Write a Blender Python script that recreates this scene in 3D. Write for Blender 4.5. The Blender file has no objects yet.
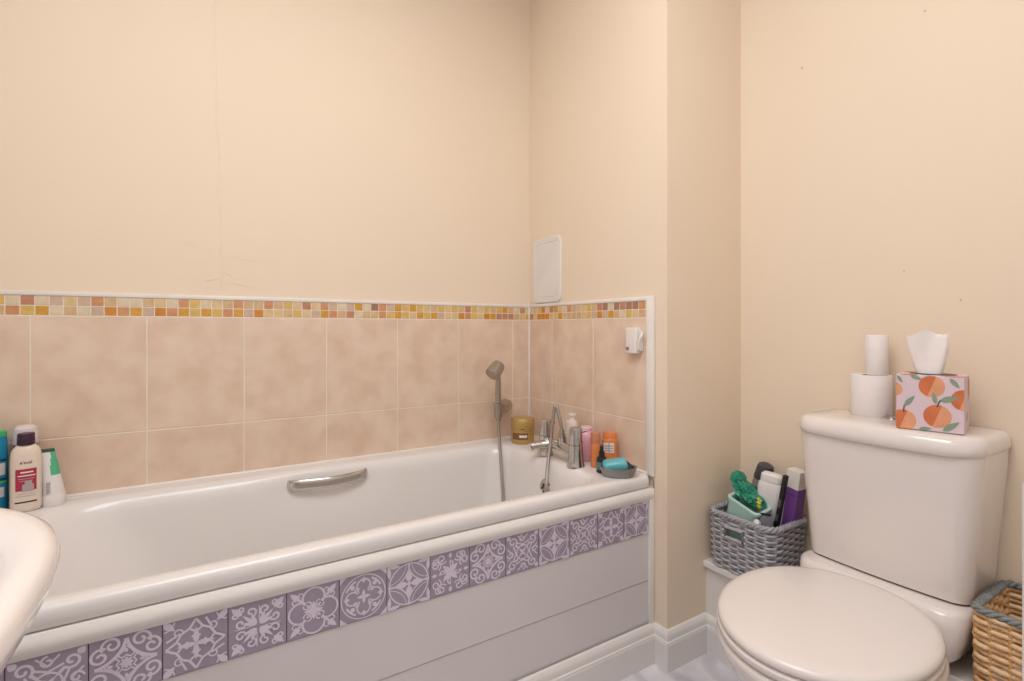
import bpy, bmesh, math, random
from mathutils import Vector, Matrix, noise
random.seed(7)
PI = math.pi
scene = bpy.context.scene
C = scene.collection

# ------------------------------------------------------------------ materials
def lin(h):
    h = h.lstrip('#'); o = []
    for i in (0, 2, 4):
        c = int(h[i:i+2], 16)/255
        o.append(c/12.92 if c <= .04045 else ((c+.055)/1.055)**2.4)
    return (*o, 1)

def mat(name, col, rough=.5, metal=0, coat=0, var=.04, scale=6, bump=0, bscale=60, trans=0, sss=0, col2=None, detail=3, spec=.5, bdist=.001):
    m = bpy.data.materials.new(name); m.use_nodes = True
    nt = m.node_tree; b = nt.nodes['Principled BSDF']
    tc = nt.nodes.new('ShaderNodeTexCoord')
    n = nt.nodes.new('ShaderNodeTexNoise'); n.inputs['Scale'].default_value = scale; n.inputs['Detail'].default_value = detail
    nt.links.new(tc.outputs['Object'], n.inputs['Vector'])
    r = nt.nodes.new('ShaderNodeValToRGB')
    c = lin(col); d = lin(col2) if col2 else tuple(x*(1-var*2) for x in c[:3])+(1,)
    r.color_ramp.elements[0].color = d; r.color_ramp.elements[1].color = c
    r.color_ramp.elements[0].position = .3; r.color_ramp.elements[1].position = .68
    nt.links.new(n.outputs['Fac'], r.inputs['Fac'])
    nt.links.new(r.outputs['Color'], b.inputs['Base Color'])
    b.inputs['Roughness'].default_value = rough; b.inputs['Metallic'].default_value = metal
    b.inputs['Coat Weight'].default_value = coat; b.inputs['Coat Roughness'].default_value = .08
    b.inputs['Transmission Weight'].default_value = trans
    b.inputs['Specular IOR Level'].default_value = spec
    if sss:
        b.inputs['Subsurface Weight'].default_value = sss; b.inputs['Subsurface Scale'].default_value = .01
    if bump:
        n2 = nt.nodes.new('ShaderNodeTexNoise'); n2.inputs['Scale'].default_value = bscale; n2.inputs['Detail'].default_value = 4
        nt.links.new(tc.outputs['Object'], n2.inputs['Vector'])
        bp = nt.nodes.new('ShaderNodeBump'); bp.inputs['Strength'].default_value = bump; bp.inputs['Distance'].default_value = bdist
        nt.links.new(n2.outputs['Fac'], bp.inputs['Height']); nt.links.new(bp.outputs['Normal'], b.inputs['Normal'])
    return m

M = {}
M['paint'] = mat('peach_wall_paint', '#f2dec6', .75, var=.01, scale=2, bump=.12, bscale=14, bdist=.003, spec=.25)
M['ceil'] = mat('ceiling_paint', '#efe6da', .8, var=.01)
M['tile'] = mat('peach_mottled_tile', '#edd5be', .3, scale=13, col2='#e0c1a9', detail=15, bump=.1, bscale=40)
M['grout'] = mat('cream_grout', '#f6e8d6', .8)
M['white_trim'] = mat('white_plastic_trim', '#f4ece3', .35)
M['gloss_white'] = mat('white_gloss_paint', '#ebe5e0', .3, var=.01, coat=.3)
M['cream_white'] = mat('cream_gloss_moulding', '#efe9e3', .3, var=.01, coat=.3)
M['acrylic'] = mat('white_acrylic', '#ece6e2', .24, var=.006, coat=.25)
M['acr_in'] = M['acrylic']
M['ceramic'] = mat('white_ceramic', '#eee4de', .1, var=.006, coat=.6)
M['seat'] = mat('toilet_seat_plastic', '#efe5df', .22, var=.006, coat=.2)
M['chrome'] = mat('chrome', '#c9c6c2', .1, 1, var=.01)
M['brushed'] = mat('satin_chrome', '#b3aca4', .27, 1, var=.02)
M['hose'] = mat('metal_hose', '#b0a9a2', .33, .85, var=.03)
M['dark'] = mat('black_plastic_and_hole_shade', '#1c1a1c', .35)
M['panel'] = mat('painted_bath_panel', '#ded7d5', .35, var=.012, coat=.2)
M['tilebase'] = mat('grey_purple_tile', '#a89bab', .4, var=.05, scale=30)
M['tileline'] = mat('lilac_tile_pattern', '#e4d8e5', .4, var=.03, scale=30)
M['tilegap'] = mat('dark_tile_joint', '#4d4145', .6)
M['endstrip'] = mat('grey_end_strip', '#a39a94', .6)
mos_cols = ['#dba23e', '#e3bd6a', '#e6c795', '#d99a6b', '#c98d70', '#d8b9a0', '#e7d3b4', '#b07f68', '#d98f35', '#ddb98c']
MOS = [mat('mosaic_'+n, c, .3, var=.08, scale=70) for n, c in zip(['ochre', 'gold', 'sand', 'apricot', 'terracotta', 'blush', 'cream', 'brown', 'amber', 'straw'], mos_cols)]

def floor_mat():
    m = mat('grey_marbled_vinyl', '#eeeaed', .35, scale=9, col2='#d0ccd2', detail=10)
    nt = m.node_tree; b = nt.nodes['Principled BSDF']
    w = nt.nodes.new('ShaderNodeTexWave'); w.inputs['Scale'].default_value = 2.2; w.inputs['Distortion'].default_value = 9
    w.inputs['Detail'].default_value = 5
    tc = nt.nodes.new('ShaderNodeTexCoord'); nt.links.new(tc.outputs['Object'], w.inputs['Vector'])
    r = nt.nodes.new('ShaderNodeValToRGB'); r.color_ramp.elements[0].color = (.55, .54, .58, 1); r.color_ramp.elements[1].color = (1, 1, 1, 1)
    r.color_ramp.elements[1].position = .35
    nt.links.new(w.outputs['Fac'], r.inputs['Fac'])
    mx = nt.nodes.new('ShaderNodeMix'); mx.data_type = 'RGBA'; mx.blend_type = 'MULTIPLY'; mx.inputs[0].default_value = .45
    src = b.inputs['Base Color'].links[0].from_socket
    nt.links.new(src, mx.inputs[6]); nt.links.new(r.outputs['Color'], mx.inputs[7]); nt.links.new(mx.outputs[2], b.inputs['Base Color'])
    return m
M['floor'] = floor_mat()

# ------------------------------------------------------------------ helpers
def link(name, me, parent=None, mats=None):
    o = bpy.data.objects.new(name, me); C.objects.link(o)
    if parent: o.parent = parent
    for m in (mats or []): o.data.materials.append(m)
    return o

def obj(name, bm, mats, parent=None, smooth=True, angle=35):
    bmesh.ops.recalc_face_normals(bm, faces=bm.faces)
    me = bpy.data.meshes.new(name); bm.to_mesh(me); bm.free()
    if not isinstance(mats, (list, tuple)): mats = [mats]
    for m in mats: me.materials.append(m)
    if smooth:
        me.polygons.foreach_set('use_smooth', [True]*len(me.polygons))
        me.set_sharp_from_angle(angle=math.radians(angle))
    o = bpy.data.objects.new(name, me); C.objects.link(o)
    if parent: o.parent = parent
    return o

def tag(o, label, cat, group=None):
    o['label'] = label; o['category'] = cat
    if group: o['group'] = group
    return o
def struct(o): o['kind'] = 'structure'; return o
def thing(name, label, cat, loc, rot=(0, 0, 0), group=None):
    o = bpy.data.objects.new(name, None); C.objects.link(o); o.location = loc; o.rotation_euler = rot
    o.empty_display_size = .05
    return tag(o, label, cat, group)

def box(bm, a, b, mi=0, bev=0, seg=2):
    x0, y0, z0 = a; x1, y1, z1 = b
    vs = [bm.verts.new(p) for p in ((x0,y0,z0),(x1,y0,z0),(x1,y1,z0),(x0,y1,z0),(x0,y0,z1),(x1,y0,z1),(x1,y1,z1),(x0,y1,z1))]
    fs = [bm.faces.new([vs[i] for i in q]) for q in ((0,3,2,1),(4,5,6,7),(0,1,5,4),(1,2,6,5),(2,3,7,6),(3,0,4,7))]
    for f in fs: f.material_index = mi
    if bev:
        es = list({e for f in fs for e in f.edges})
        r = bmesh.ops.bevel(bm, geom=es, offset=bev, segments=seg, affect='EDGES', profile=.5, clamp_overlap=True)
        for f in r['faces']: f.material_index = mi
    return fs

def loft(bm, rings, cap0=True, cap1=True, mi=0, closed=True):
    R = [[bm.verts.new(p) for p in r] for r in rings]
    n = len(R[0])
    for a, b in zip(R, R[1:]):
        for i in range(n if closed else n-1):
            j = (i+1) % n
            f = bm.faces.new((a[i], a[j], b[j], b[i])); f.material_index = mi
    if cap0: bm.faces.new(R[0][::-1]).material_index = mi
    if cap1: bm.faces.new(R[-1]).material_index = mi
    return R

def lathe(bm, prof, seg=32, mi=0, ctr=(0, 0), ry=1.0, cap=True):
    rings = []
    for r, z in prof:
        rings.append([(ctr[0]+r*math.cos(2*PI*i/seg), ctr[1]+r*ry*math.sin(2*PI*i/seg), z) for i in range(seg)])
    return loft(bm, rings, cap, cap, mi)

def catmull(pts, n=8):
    P = [Vector(p) for p in pts]; P = [P[0]*2-P[1]] + P + [P[-1]*2-P[-2]]
    out = []
    for i in range(1, len(P)-2):
        for k in range(n):
            t = k/n; a, b, c, d = P[i-1], P[i], P[i+1], P[i+2]
            out.append(.5*((2*b)+(-a+c)*t+(2*a-5*b+4*c-d)*t*t+(-a+3*b-3*c+d)*t**3))
    out.append(P[-2]); return out

def tube(bm, pts, rad, seg=8, mi=0, closed=False, cap=True):
    P = [Vector(p) for p in pts]; n = len(P)
    if not hasattr(rad, '__len__'): rad = [rad]*n
    rings = []; up = None
    for i in range(n):
        if closed: t = P[(i+1) % n]-P[i-1]
        else: t = P[min(i+1, n-1)]-P[max(i-1, 0)]
        t.normalize()
        if up is None:
            up = Vector((0, 0, 1)) if abs(t.z) < .9 else Vector((1, 0, 0))
        up = (up - t*up.dot(t)).normalized(); s = t.cross(up)
        rings.append([P[i]+(s*math.cos(2*PI*k/seg)+up*math.sin(2*PI*k/seg))*rad[i] for k in range(seg)])
    if closed: rings.append(rings[0]); R = loft(bm, rings, False, False, mi); bmesh.ops.remove_doubles(bm, verts=R[0]+R[-1], dist=1e-6)
    else: loft(bm, rings, cap, cap, mi)

def rrect(x0, x1, y0, y1, rs, z, nc=8, ns=6):
    """rounded rectangle ring; rs = radii of corners (x1y1, x0y1, x0y0, x1y0)."""
    if not hasattr(rs, '__len__'): rs = [rs]*4
    cor = [(x1, y1, 0, -1, -1), (x0, y1, 90, 1, -1), (x0, y0, 180, 1, 1), (x1, y0, 270, -1, 1)]
    arcs = []
    for (cx, cy, a0, sx, sy), r in zip(cor, rs):
        r = max(r, 1e-4); ox, oy = cx+sx*r, cy+sy*r
        arcs.append([(ox+r*math.cos(math.radians(a0+90*k/nc)), oy+r*math.sin(math.radians(a0+90*k/nc))) for k in range(nc+1)])
    out = []
    for i in range(4):
        out += arcs[i]
        a = arcs[i][-1]; b = arcs[(i+1) % 4][0]
        for k in range(1, ns): t = k/ns; out.append((a[0]+(b[0]-a[0])*t, a[1]+(b[1]-a[1])*t))
    return [(p[0], p[1], z) for p in out]

def poly(bm, pts, mi):
    try: bm.faces.new([bm.verts.new(p) for p in pts]).material_index = mi
    except ValueError: pass

def clip(pts, x0=0, x1=1, y0=0, y1=1):
    for ax, lim, sg in ((0, x0, 1), (0, x1, -1), (1, y0, 1), (1, y1, -1)):
        out = []
        for i in range(len(pts)):
            a, b = pts[i-1], pts[i]
            ia, ib = (a[ax]-lim)*sg >= 0, (b[ax]-lim)*sg >= 0
            if ia != ib:
                t = (lim-a[ax])/(b[ax]-a[ax]); out.append((a[0]+(b[0]-a[0])*t, a[1]+(b[1]-a[1])*t))
            if ib: out.append(b)
        pts = out
        if not pts: return []
    return pts

def stroke2d(bm, pts, w, to3, mi, closed=False, lift=0):
    """ribbon drawn in 2D (clipped to the unit square) mapped to 3D by to3(u, v, lift)"""
    n = len(pts); seg = []
    for i in range(n):
        a = pts[i-1] if (i or closed) else pts[0]; b = pts[(i+1) % n] if (i < n-1 or closed) else pts[-1]
        dx, dy = b[0]-a[0], b[1]-a[1]; L = math.hypot(dx, dy) or 1
        ww = w(i/(n-1)) if callable(w) else w
        seg.append(((pts[i][0]-dy/L*ww/2, pts[i][1]+dx/L*ww/2), (pts[i][0]+dy/L*ww/2, pts[i][1]-dx/L*ww/2)))
    for i in range(n if closed else n-1):
        (a, b), (c, d) = seg[i], seg[(i+1) % n]
        q = clip([a, b, d, c])
        if len(q) > 2: poly(bm, [to3(u, v, lift) for u, v in q], mi)

def text_bm(bm, s, size, M4, mi, extr=.0002):
    cu = bpy.data.curves.new('t', 'FONT'); cu.body = s; cu.size = size; cu.align_x = 'CENTER'; cu.align_y = 'CENTER'; cu.extrude = extr
    o = bpy.data.objects.new('t', cu); C.objects.link(o)
    dg = bpy.context.evaluated_depsgraph_get(); me = bpy.data.meshes.new_from_object(o.evaluated_get(dg))
    n0 = len(bm.faces); v0 = len(bm.verts)
    bm.from_mesh(me); bm.verts.ensure_lookup_table(); bm.faces.ensure_lookup_table()
    for v in bm.verts[v0:]: v.co = M4 @ v.co
    for f in bm.faces[n0:]: f.material_index = mi
    bpy.data.objects.remove(o); bpy.data.curves.remove(cu); bpy.data.meshes.remove(me)

# ------------------------------------------------------------------ dimensions (metres)
XL, YF, ZC = -1.70, -2.12, 2.56        # left wall, front wall, ceiling
XR, P = .365, -.7537                    # right wall, front face of the pier
W = -.70                                # front plane of the bath
ZT, ZM, ZG, ZS = 1.1337, 1.0682, .7367, .578
T = .1

# ------------------------------------------------------------------ room shell
def slab(name, a, b, m):
    bm = bmesh.new(); box(bm, a, b); return struct(obj(name, bm, m, smooth=False))
slab('floor', (XL-T, YF-T, -.05), (XR+T, T, 0), M['floor'])
slab('ceiling', (XL-T, YF-T, ZC), (XR+T, T, ZC+.05), M['ceil'])
wall_back = slab('wall_back', (XL-T, 0, 0), (0, T, ZC), M['paint'])
# faint vertical lining-paper seam on the back wall
bm = bmesh.new()
pts = []
for k in range(120):
    z = 1.16+(ZC-1.17)*k/119
    pts.append((-1.152-.022*(z-1.15)/.9+.002*noise.noise(Vector((0, 0, z*14))), z))
ring = []
prof = [(-.006, 0), (-.003, -.0012), (0, -.0018), (.002, -.0008), (.0025, 0)]
rings = [[(x+dx*(1+.5*noise.noise(Vector((3, z*20, 1)))), dy*(.9+.8*noise.noise(Vector((7, z*25, 1)))) if dy else 0, z) for dx, dy in prof] for x, z in pts]
loft(bm, rings, False, False, 0, closed=False)
for k in range(12):   # little blisters and brush ridges near its foot
    cx = -1.15+random.gauss(.03, .07); cz = 1.165+abs(random.gauss(0, .07)); L = random.uniform(.01, .035)
    a = random.uniform(-.6, .6)
    p = [(cx-L*math.cos(a), -.0002, cz-L*math.sin(a)), (cx, -.0006, cz+.002), (cx+L*math.cos(a), -.0002, cz+L*math.sin(a))]
    tube(bm, catmull(p, 3), [.0001]+[.0006]*5+[.0001], 5)
obj('paper_seam', bm, M['paint'], wall_back)
slab('wall_pier', (0, P, 0), (XR+T, T, ZC), M['paint'])
bm = bmesh.new(); box(bm, (XR, YF-T, 0), (XR+T, P, ZC))
M['mark'] = mat('wall_mark', '#d2bda4', .8)
for y, z, r in ((-.961, 1.833, .004), (-1.269, 1.843, .003), (-1.224, 1.184, .0022), (-1.34, 1.102, .0025)):
    R = [bm.verts.new((XR-.0004, y+r*math.cos(a*PI/5), z+r*math.sin(a*PI/5))) for a in range(10)]
    bm.faces.new(R).material_index = 1
struct(obj('wall_right', bm, [M['paint'], M['mark']], smooth=False))
M['offwhite'] = mat('off_white_paint', '#f2efee', .7, var=.01)
slab('wall_left', (XL-T, YF, 0), (XL, 0, ZC), M['offwhite'])
slab('wall_front', (XL-T, YF-T, 0), (XR, YF, ZC), M['offwhite'])

# ------------------------------------------------------------------ wall tiling (real tiles on grout)
def mosaic_pick():
    return 2+random.choices(range(10), [7, 11, 12, 9, 6, 9, 10, 2, 4, 12])[0]
def tiling(name, to3, u0, u1, cols, parent):
    """to3(u, z, d): u along the wall, d out of the wall"""
    bm = bmesh.new()
    def bx(ua, ub, za, zb, d0, d1, mi, bev):
        a = to3(ua, za, d0); b = to3(ub, zb, d1)
        box(bm, [min(p, q) for p, q in zip(a, b)], [max(p, q) for p, q in zip(a, b)], mi, bev, 1)
    bx(u0, u1, ZS-.02, ZT-.001, 0, .0068, 1, 0)
    g = .0019
    for ua, ub in zip(cols, cols[1:]):
        bx(ua+g, ub-g, ZG+g, ZM-g, 0, .008, 0, .0008)
        bx(ua+g, ub-g, ZS-.02, ZG-g, 0, .008, 0, .0008)
    u = u0+.002
    pz = (ZT-.0125-ZM)/2
    while u < u1-.004:
        ub = min(u+.0277, u1)
        for k in range(2):
            bx(u+.0013, ub-.0003, ZM+.0015+k*pz, ZM+(k+1)*pz-.0012, 0, .008, mosaic_pick(), .0007)
        u += .0288
    return obj(name, bm, [M['tile'], M['grout']]+MOS, parent, smooth=False)
colsA = [-1.7]+[-(.0914+.25*k) for k in range(6, -1, -1)]+[-.008]
t1 = tiling('back_wall_tiling', lambda u, z, d: (u, -d, z), -1.7, -.008, colsA, wall_back)
wp = bpy.data.objects['wall_pier']
colsB = [.008, .173, .423, .677]
t2 = tiling('end_wall_tiling', lambda u, z, d: (-d, -u, z), .008, .677, colsB, wp)
bm = bmesh.new()
box(bm, (-1.7, -.0105, ZT-.0125), (0, 0, ZT), 0, .003)
box(bm, (-.0105, -.69, ZT-.0125), (0, 0, ZT), 0, .003)
box(bm, (-.012, -.708, .57), (0, -.678, ZT+.001), 0, .004)
box(bm, (-.0125, -.0125, ZS), (-.005, -.005, ZT-.01), 0, .002)     # corner sealant bead
# sealant bead where the bath meets the tiles
tube(bm, [(-1.69, -.010, .5765), (-.9, -.010, .5765), (-.012, -.010, .5765)], .0048, 6)
tube(bm, [(-.010, -.012, .5765), (-.010, -.4, .5765), (-.010, -.685, .5765)], .0048, 6)
struct(obj('trim_1', bm, M['white_trim']))

# ------------------------------------------------------------------ skirting boards
def skirt(name, path, h=.117, base=0):
    """path: list of (x,y) on the wall line; the board grows to the left-hand side normal"""
    prof = [(0, base), (.018, base), (.018, h-.038), (.0165, h-.035), (.0165, h-.031), (.013, h-.028), (.013, h-.014), (.011, h-.008), (.006, h-.002), (0, h)]
    P2 = [Vector(p) for p in path]; n = len(P2)
    nrm = []
    for i in range(n):
        ns = []
        if i: d = (P2[i]-P2[i-1]).normalized(); ns.append(Vector((d.y, -d.x)))
        if i < n-1: d = (P2[i+1]-P2[i]).normalized(); ns.append(Vector((d.y, -d.x)))
        if len(ns) == 2:
            m = (ns[0]+ns[1]).normalized(); m = m/max(.3, m.dot(ns[0]))
        else: m = ns[0]
        nrm.append(m)
    bm = bmesh.new()
    loft(bm, [[(p.x+q.x*a, p.y+q.y*a, z) for a, z in prof] for p, q in zip(P2, nrm)], True, True)
    return struct(obj(name, bm, M['gloss_white'], angle=25))
skirt('baseboard_bath', [(-1.70, -.702), (0, -.702), (0, P), (.181, P), (.181, -1.10)])
skirt('baseboard_right', [(XR, -1.64), (XR, YF)])

# boxed ledge behind the toilet
bm = bmesh.new()
box(bm, (.182, -1.62, 0), (XR, P, .268), 0)
box(bm, (.167, -1.62, .268), (XR, P, .2875), 0, .003)
struct(obj('trim_2', bm, M['gloss_white'], smooth=False))
# painted post just inside the door, at the right-hand edge of the view
bm = bmesh.new(); box(bm, (-.43, -1.78, 0), (-.31, -1.6255, .87), 0, .012, 3)
struct(obj('trim_3', bm, M['gloss_white']))

# ------------------------------------------------------------------ bathtub
tub = thing('bathtub', 'long white bathtub with chrome grab handle, built in along the tiled back wall', 'bathtub', (-.85, -.35, 0))
TX, TY = -.85, -.35
def tring(x0, x1, y0, y1, rs, z): return [(p[0]-TX, p[1]-TY, p[2]) for p in rrect(x0, x1, y0, y1, rs, z, 12, 16)]
bx0, bx1, by0, by1 = -1.699, -.009, W, -.009
rim = []
rim.append(tring(bx0+.02, bx1-.004, by0+.02, by1-.002, .012, .536))
rim.append(tring(bx0, bx1, by0+.004, by1, .016, .537))
rim.append(tring(bx0, bx1, by0, by1, .018, .541))
rim.append(tring(bx0, bx1, by0+.001, by1, .018, .562))
rim.append(tring(bx0+.001, bx1, by0+.0035, by1, .018, .569))
rim.append(tring(bx0+.004, bx1-.001, by0+.008, by1-.001, .018, .5735))
rim.append(tring(bx0+.01, bx1-.002, by0+.015, by1-.002, .018, .5755))
ix0, ix1, iy0, iy1 = -1.615, -.178, -.648, -.082
RS = [.075, .22, .22, .075]
def inner(d, z, rs=None, l=0, r=0, f=0, b=0):
    return tring(ix0+d+l, ix1-d-r, iy0+d+f, iy1-d-b, rs or [max(x+d*.6, .02) for x in RS], z)
rim.append(inner(-.028, .5755)); rim.append(inner(-.014, .5745)); rim.append(inner(-.004, .571)); rim.append(inner(.004, .563)); rim.append(inner(.009, .552))
for t in [.03, .08, .15, .25, .35, .45, .55, .65, .75, .84, .91, .96, .99]:
    # walls narrow towards the bottom; the head end slopes
    d = .012+.045*t; z = .552-.40*t
    k = max(0, (t-.72)/.28); e = .07*k*k
    rs = [.08+.05*t, .22-.02*t, .22-.02*t, .08+.05*t]
    rim.append(tring(ix0+d+e+.26*t, ix1-d-e-.03*t, iy0+d+e, iy1-d-e, rs, z-.01*k))
rim.append(tring(-1.18, -.42, -.46, -.27, .08, .142))
bm = bmesh.new(); loft(bm, rim, False, True)
# scooped recess around the grab handle
for v in bm.verts:
    x, y, z = v.co.x+TX, v.co.y+TY, v.co.z
    if -.2 < y < -.03 and .40 < z < .5765:
        g = math.exp(-((x+.85)/.17)**4)*math.exp(-((z-.53)/.055)**2)
        v.co.y += .016*g if z < .572 else .012*g
obj('tub_shell', bm, M['acrylic'], tub, angle=60)
# grab handle: curved bar between two moulded ends
bm = bmesh.new()
hp = catmull([(-.973, -.060, .533), (-.968, -.092, .536), (-.945, -.106, .538), (-.90, -.113, .537), (-.85, -.116, .536), (-.80, -.113, .537), (-.755, -.105, .539), (-.732, -.092, .540), (-.727, -.060, .540)], 8)
n = len(hp); rings = []
for i, p in enumerate(hp):
    t = (hp[min(i+1, n-1)]-hp[max(i-1, 0)]).normalized(); up = Vector((0, 0, 1)); s = t.cross(up).normalized()
    rings.append([(p.x+s.x*a*.0065-TX, p.y+s.y*a*.0065-TY, p.z+b*.0175) for a, b in [(math.cos(2*PI*k/16), math.sin(2*PI*k/16)) for k in range(16)]])
loft(bm, rings)
obj('grab_handle', bm, M['chrome'], tub)
# overflow
ov = bmesh.new()
def on_x(bm, prof, c, seg=32, mi=0):
    rings = [[(c[0]-h, c[1]+r*math.cos(2*PI*k/seg), c[2]+r*math.sin(2*PI*k/seg)) for k in range(seg)] for r, h in prof]
    loft(bm, rings, True, True, mi)
oc = (-.1975-TX, -.398-TY, .482)
on_x(ov, [(.031, -.006), (.032, .003), (.029, .007), (.022, .008), (.0205, .0065), (.005, .006)], oc)
for k in range(6):
    a = k*PI/3
    on_x(ov, [(.0052, .0068), (.0050, .0086)], (oc[0], oc[1]+.0125*math.cos(a), oc[2]+.0125*math.sin(a)), 10, 1)  # black discs painted for the shade in the overflow holes
on_x(ov, [(.004, .0065), (.004, .0095), (.001, .0105)], oc, 12, 0)
obj('overflow_cover', ov, [M['chrome'], M['dark']], tub)

# ------------------------------------------------------------------ bath panel
PX, PY = TX, TY
bm = bmesh.new()
box(bm, (-1.70-PX, W+.001-PY, .25), (-.001-PX, W+.02-PY, .536))
def prism_x(bm, prof, x0, x1, mi=0):
    loft(bm, [[(x-PX, y-PY, z) for y, z in prof] for x in (x0, x1)], True, True, mi)
pan = obj('bath_panel', bm, M['panel'], tub, smooth=False)
pan['label'] = 'white painted side panel with a row of grey-purple patterned tiles'
bm = bmesh.new()
box(bm, (-1.70-PX, W+.003-PY, .01), (-.001-PX, W+.02-PY, .2475))
obj('lower_board', bm, M['panel'], pan, smooth=False)
bm = bmesh.new()
prof = [(W+.01, .4985), (W-.004, .4990)]+[(W-.004-.008*math.sin(PI*k/8*.92+.1), .5005+.0352*k/8) for k in range(9)]+[(W+.01, .5362)]
prism_x(bm, prof, -1.70, -.012)
obj('top_moulding', bm, M['cream_white'], pan)
bm = bmesh.new()
box(bm, (-.0225-PX, W-.0065-PY, .115), (-.001-PX, W+.02-PY, .534), 0, .003)
box(bm, (-.0025-PX, W-.004-PY, .117), (.0-PX, W+.0-PY, .56), 1)  # thin grey strip at the wall end of the panel
obj('end_trim', bm, [M['cream_white'], M['endstrip']], pan)

# --- decorative tiles: pattern drawn as line work
def rot(p, k):
    x, y = p[0]-.5, p[1]-.5
    for _ in range(k): x, y = -y, x
    return (x+.5, y+.5)
def mir(p): return (p[1], p[0])
def arc(cx, cy, r, a0, a1, n=14, ry=None): return [(cx+r*math.cos(math.radians(a0+(a1-a0)*k/n)), cy+(ry or r)*math.sin(math.radians(a0+(a1-a0)*k/n))) for k in range(n+1)]
def spiral(cx, cy, r, a0, turns=1.4, n=22, sgn=1):
    return [(cx+r*(1-.8*k/n)*math.cos(math.radians(a0+sgn*360*turns*k/n)), cy+r*(1-.8*k/n)*math.sin(math.radians(a0+sgn*360*turns*k/n))) for k in range(n+1)]
def petal(cx, cy, a, L, w, n=8):
    a = math.radians(a); out = []
    for s in (1, -1):
        for k in range(n+1):
            t = k/n if s > 0 else 1-k/n
            l = L*t; ww = s*w/2*math.sin(PI*t**.75)
            out.append((cx+l*math.cos(a)-ww*math.sin(a), cy+l*math.sin(a)+ww*math.cos(a)))
    return out
S, F = 's', 'f'   # stroke (pts, width) and filled shape
def design(k):
    q = []        # elements to repeat 4x
    def s(p, w=.035): q.append((S, p, w))
    def f(p): q.append((F, p, 0))
    def m2(p): return [mir(x) for x in p]
    if k == 0:      # scrolls in the corners round a diamond of hearts
        s(arc(.0, .0, .5, 8, 82), .06); s(spiral(.30, .14, .15, 150, 1.3), .05); s(m2(spiral(.30, .14, .15, 150, 1.3)), .05)
        s([(.5, .20), (.40, .30), (.39, .36), (.44, .40), (.5, .36), (.56, .40), (.61, .36), (.60, .30), (.5, .20)], .035); f(petal(.5, .5, 45, .11, .06)); f(petal(.5, .49, -90, .10, .06)); s([(.5, .25), (.5, .31)], .05); s([(.24, .5), (.36, .36)], .03); s([(.36, .36), (.5, .24)], .0)
    elif k == 1:    # snow-crystal cross in a scrolled lozenge
        f(petal(.5, .5, 90, .30, .10)); s([(.5, .72), (.41, .78)], .045); s([(.5, .72), (.59, .78)], .045); s([(.5, .66), (.43, .64)], .04); s([(.5, .66), (.57, .64)], .04)
        s([(.04, .5), (.2, .6), (.26, .72), (.40, .80), (.5, .96)], .05); s(spiral(.22, .76, .08, 0, 1), .035); f(petal(.0, 1, -45, .25, .12)); s(arc(0, 1, .17, -85, -5, 8), .03); s([(.05, .65), (.2, .72)], .04); s(m2([(.05, .35), (.2, .28)]), .04)
    elif k == 2:    # four diagonal leaf sprays
        for a in (45, 20, 70): f(petal(.53, .53, a, .34 if a == 45 else .26, .075))
        s(spiral(.80, .62, .10, 180, 1.1), .045); s(m2(spiral(.80, .62, .10, 180, 1.1)), .045); s(spiral(.90, .80, .08, 90, 1), .04); s(m2(spiral(.90, .80, .08, 90, 1)), .04); f(petal(.78, .78, 45, .25, .13)); s([(.52, .62), (.52, .9)], .02)
    elif k == 3:    # quatrefoil of open rings round a star
        s(arc(.5, .76, .21, -35, 215, 20), .045); s(spiral(.37, .60, .07, 160, .9, 14, 1), .035); s(spiral(.63, .60, .07, 20, .9, 14, -1), .035)
        f(petal(.5, .5, 90, .19, .09)); f(petal(.5, .5, 45, .14, .04)); s([(.68, .68), (.92, .92)], .06); s(spiral(.86, .76, .07, 200, 1), .03); s(m2(spiral(.86, .76, .07, 200, 1)), .03); f(petal(.78, .78, 45, .24, .11))
    elif k == 4:    # ring holding a lobed rosette
        s(arc(.5, .5, .47, -45, 45, 14), .03); s(arc(.5, .74, .14, -40, 220, 14), .04); f(petal(.5, .5, 90, .15, .07)); s(spiral(.62, .62, .05, 0, 1), .025); s([(.36, .64), (.40, .70)], .05)
        f(petal(.70, .70, 45, .12, .10)); s(arc(.5, .5, .40, 25, 65, 8), .05); f(petal(.5, .80, 90, .13, .08)); s(arc(.5, .5, .25, 30, 60, 6), .03); f([(.93, .93), (1, .85), (1, 1), (.85, 1)])
    elif k == 5:    # crossed arcs round a four-petalled flower
        f(petal(.5, .54, 90, .31, .15)); s(arc(.5, .5, .46, -45, 45, 14), .035); s(arc(0, 0, .52, 2, 88), .035); s(arc(0, 0, .44, 6, 84), .02); f(petal(.99, .99, 190, .30, .10)); f(petal(.99, .99, 260, .30, .10)); f(arc(.5, .5, .05, -45, 45, 4)+[(.5, .5)])
    elif k == 6:    # flower of filled lobes within outward scrolls
        for a in (45,): f(petal(.5, .5, a, .27, .12))
        s([(.5, .56), (.5, .80)], .03); s(spiral(.5, .72, .10, -90, .6, 10), .04); s(arc(.5, .5, .38, 25, 65, 8), .04); s(spiral(.14, .72, .13, -60, 1.3), .04); s(m2(spiral(.14, .72, .13, -60, 1.3)), .04); s(spiral(.80, .88, .11, 200, 1.2), .04); f(petal(.5, .84, 90, .14, .08))
    else:           # dense lattice of small scrolls round a centre knot
        s(arc(.5, .5, .18, -45, 45, 8), .04); f(petal(.5, .5, 45, .13, .06)); s([(.35, .35), (.65, .65)], .02); s(spiral(.5, .86, .10, 90, 1.1), .045); s(spiral(.80, .80, .13, 225, 1.2), .05); s([(.64, .64), (.72, .72)], .06); f(petal(.88, .88, 45, .14, .12)); s([(.30, .78), (.5, .70), (.70, .78)], .045); s([(.95, .35), (.80, .5), (.95, .65)], .04)
    return q
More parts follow.
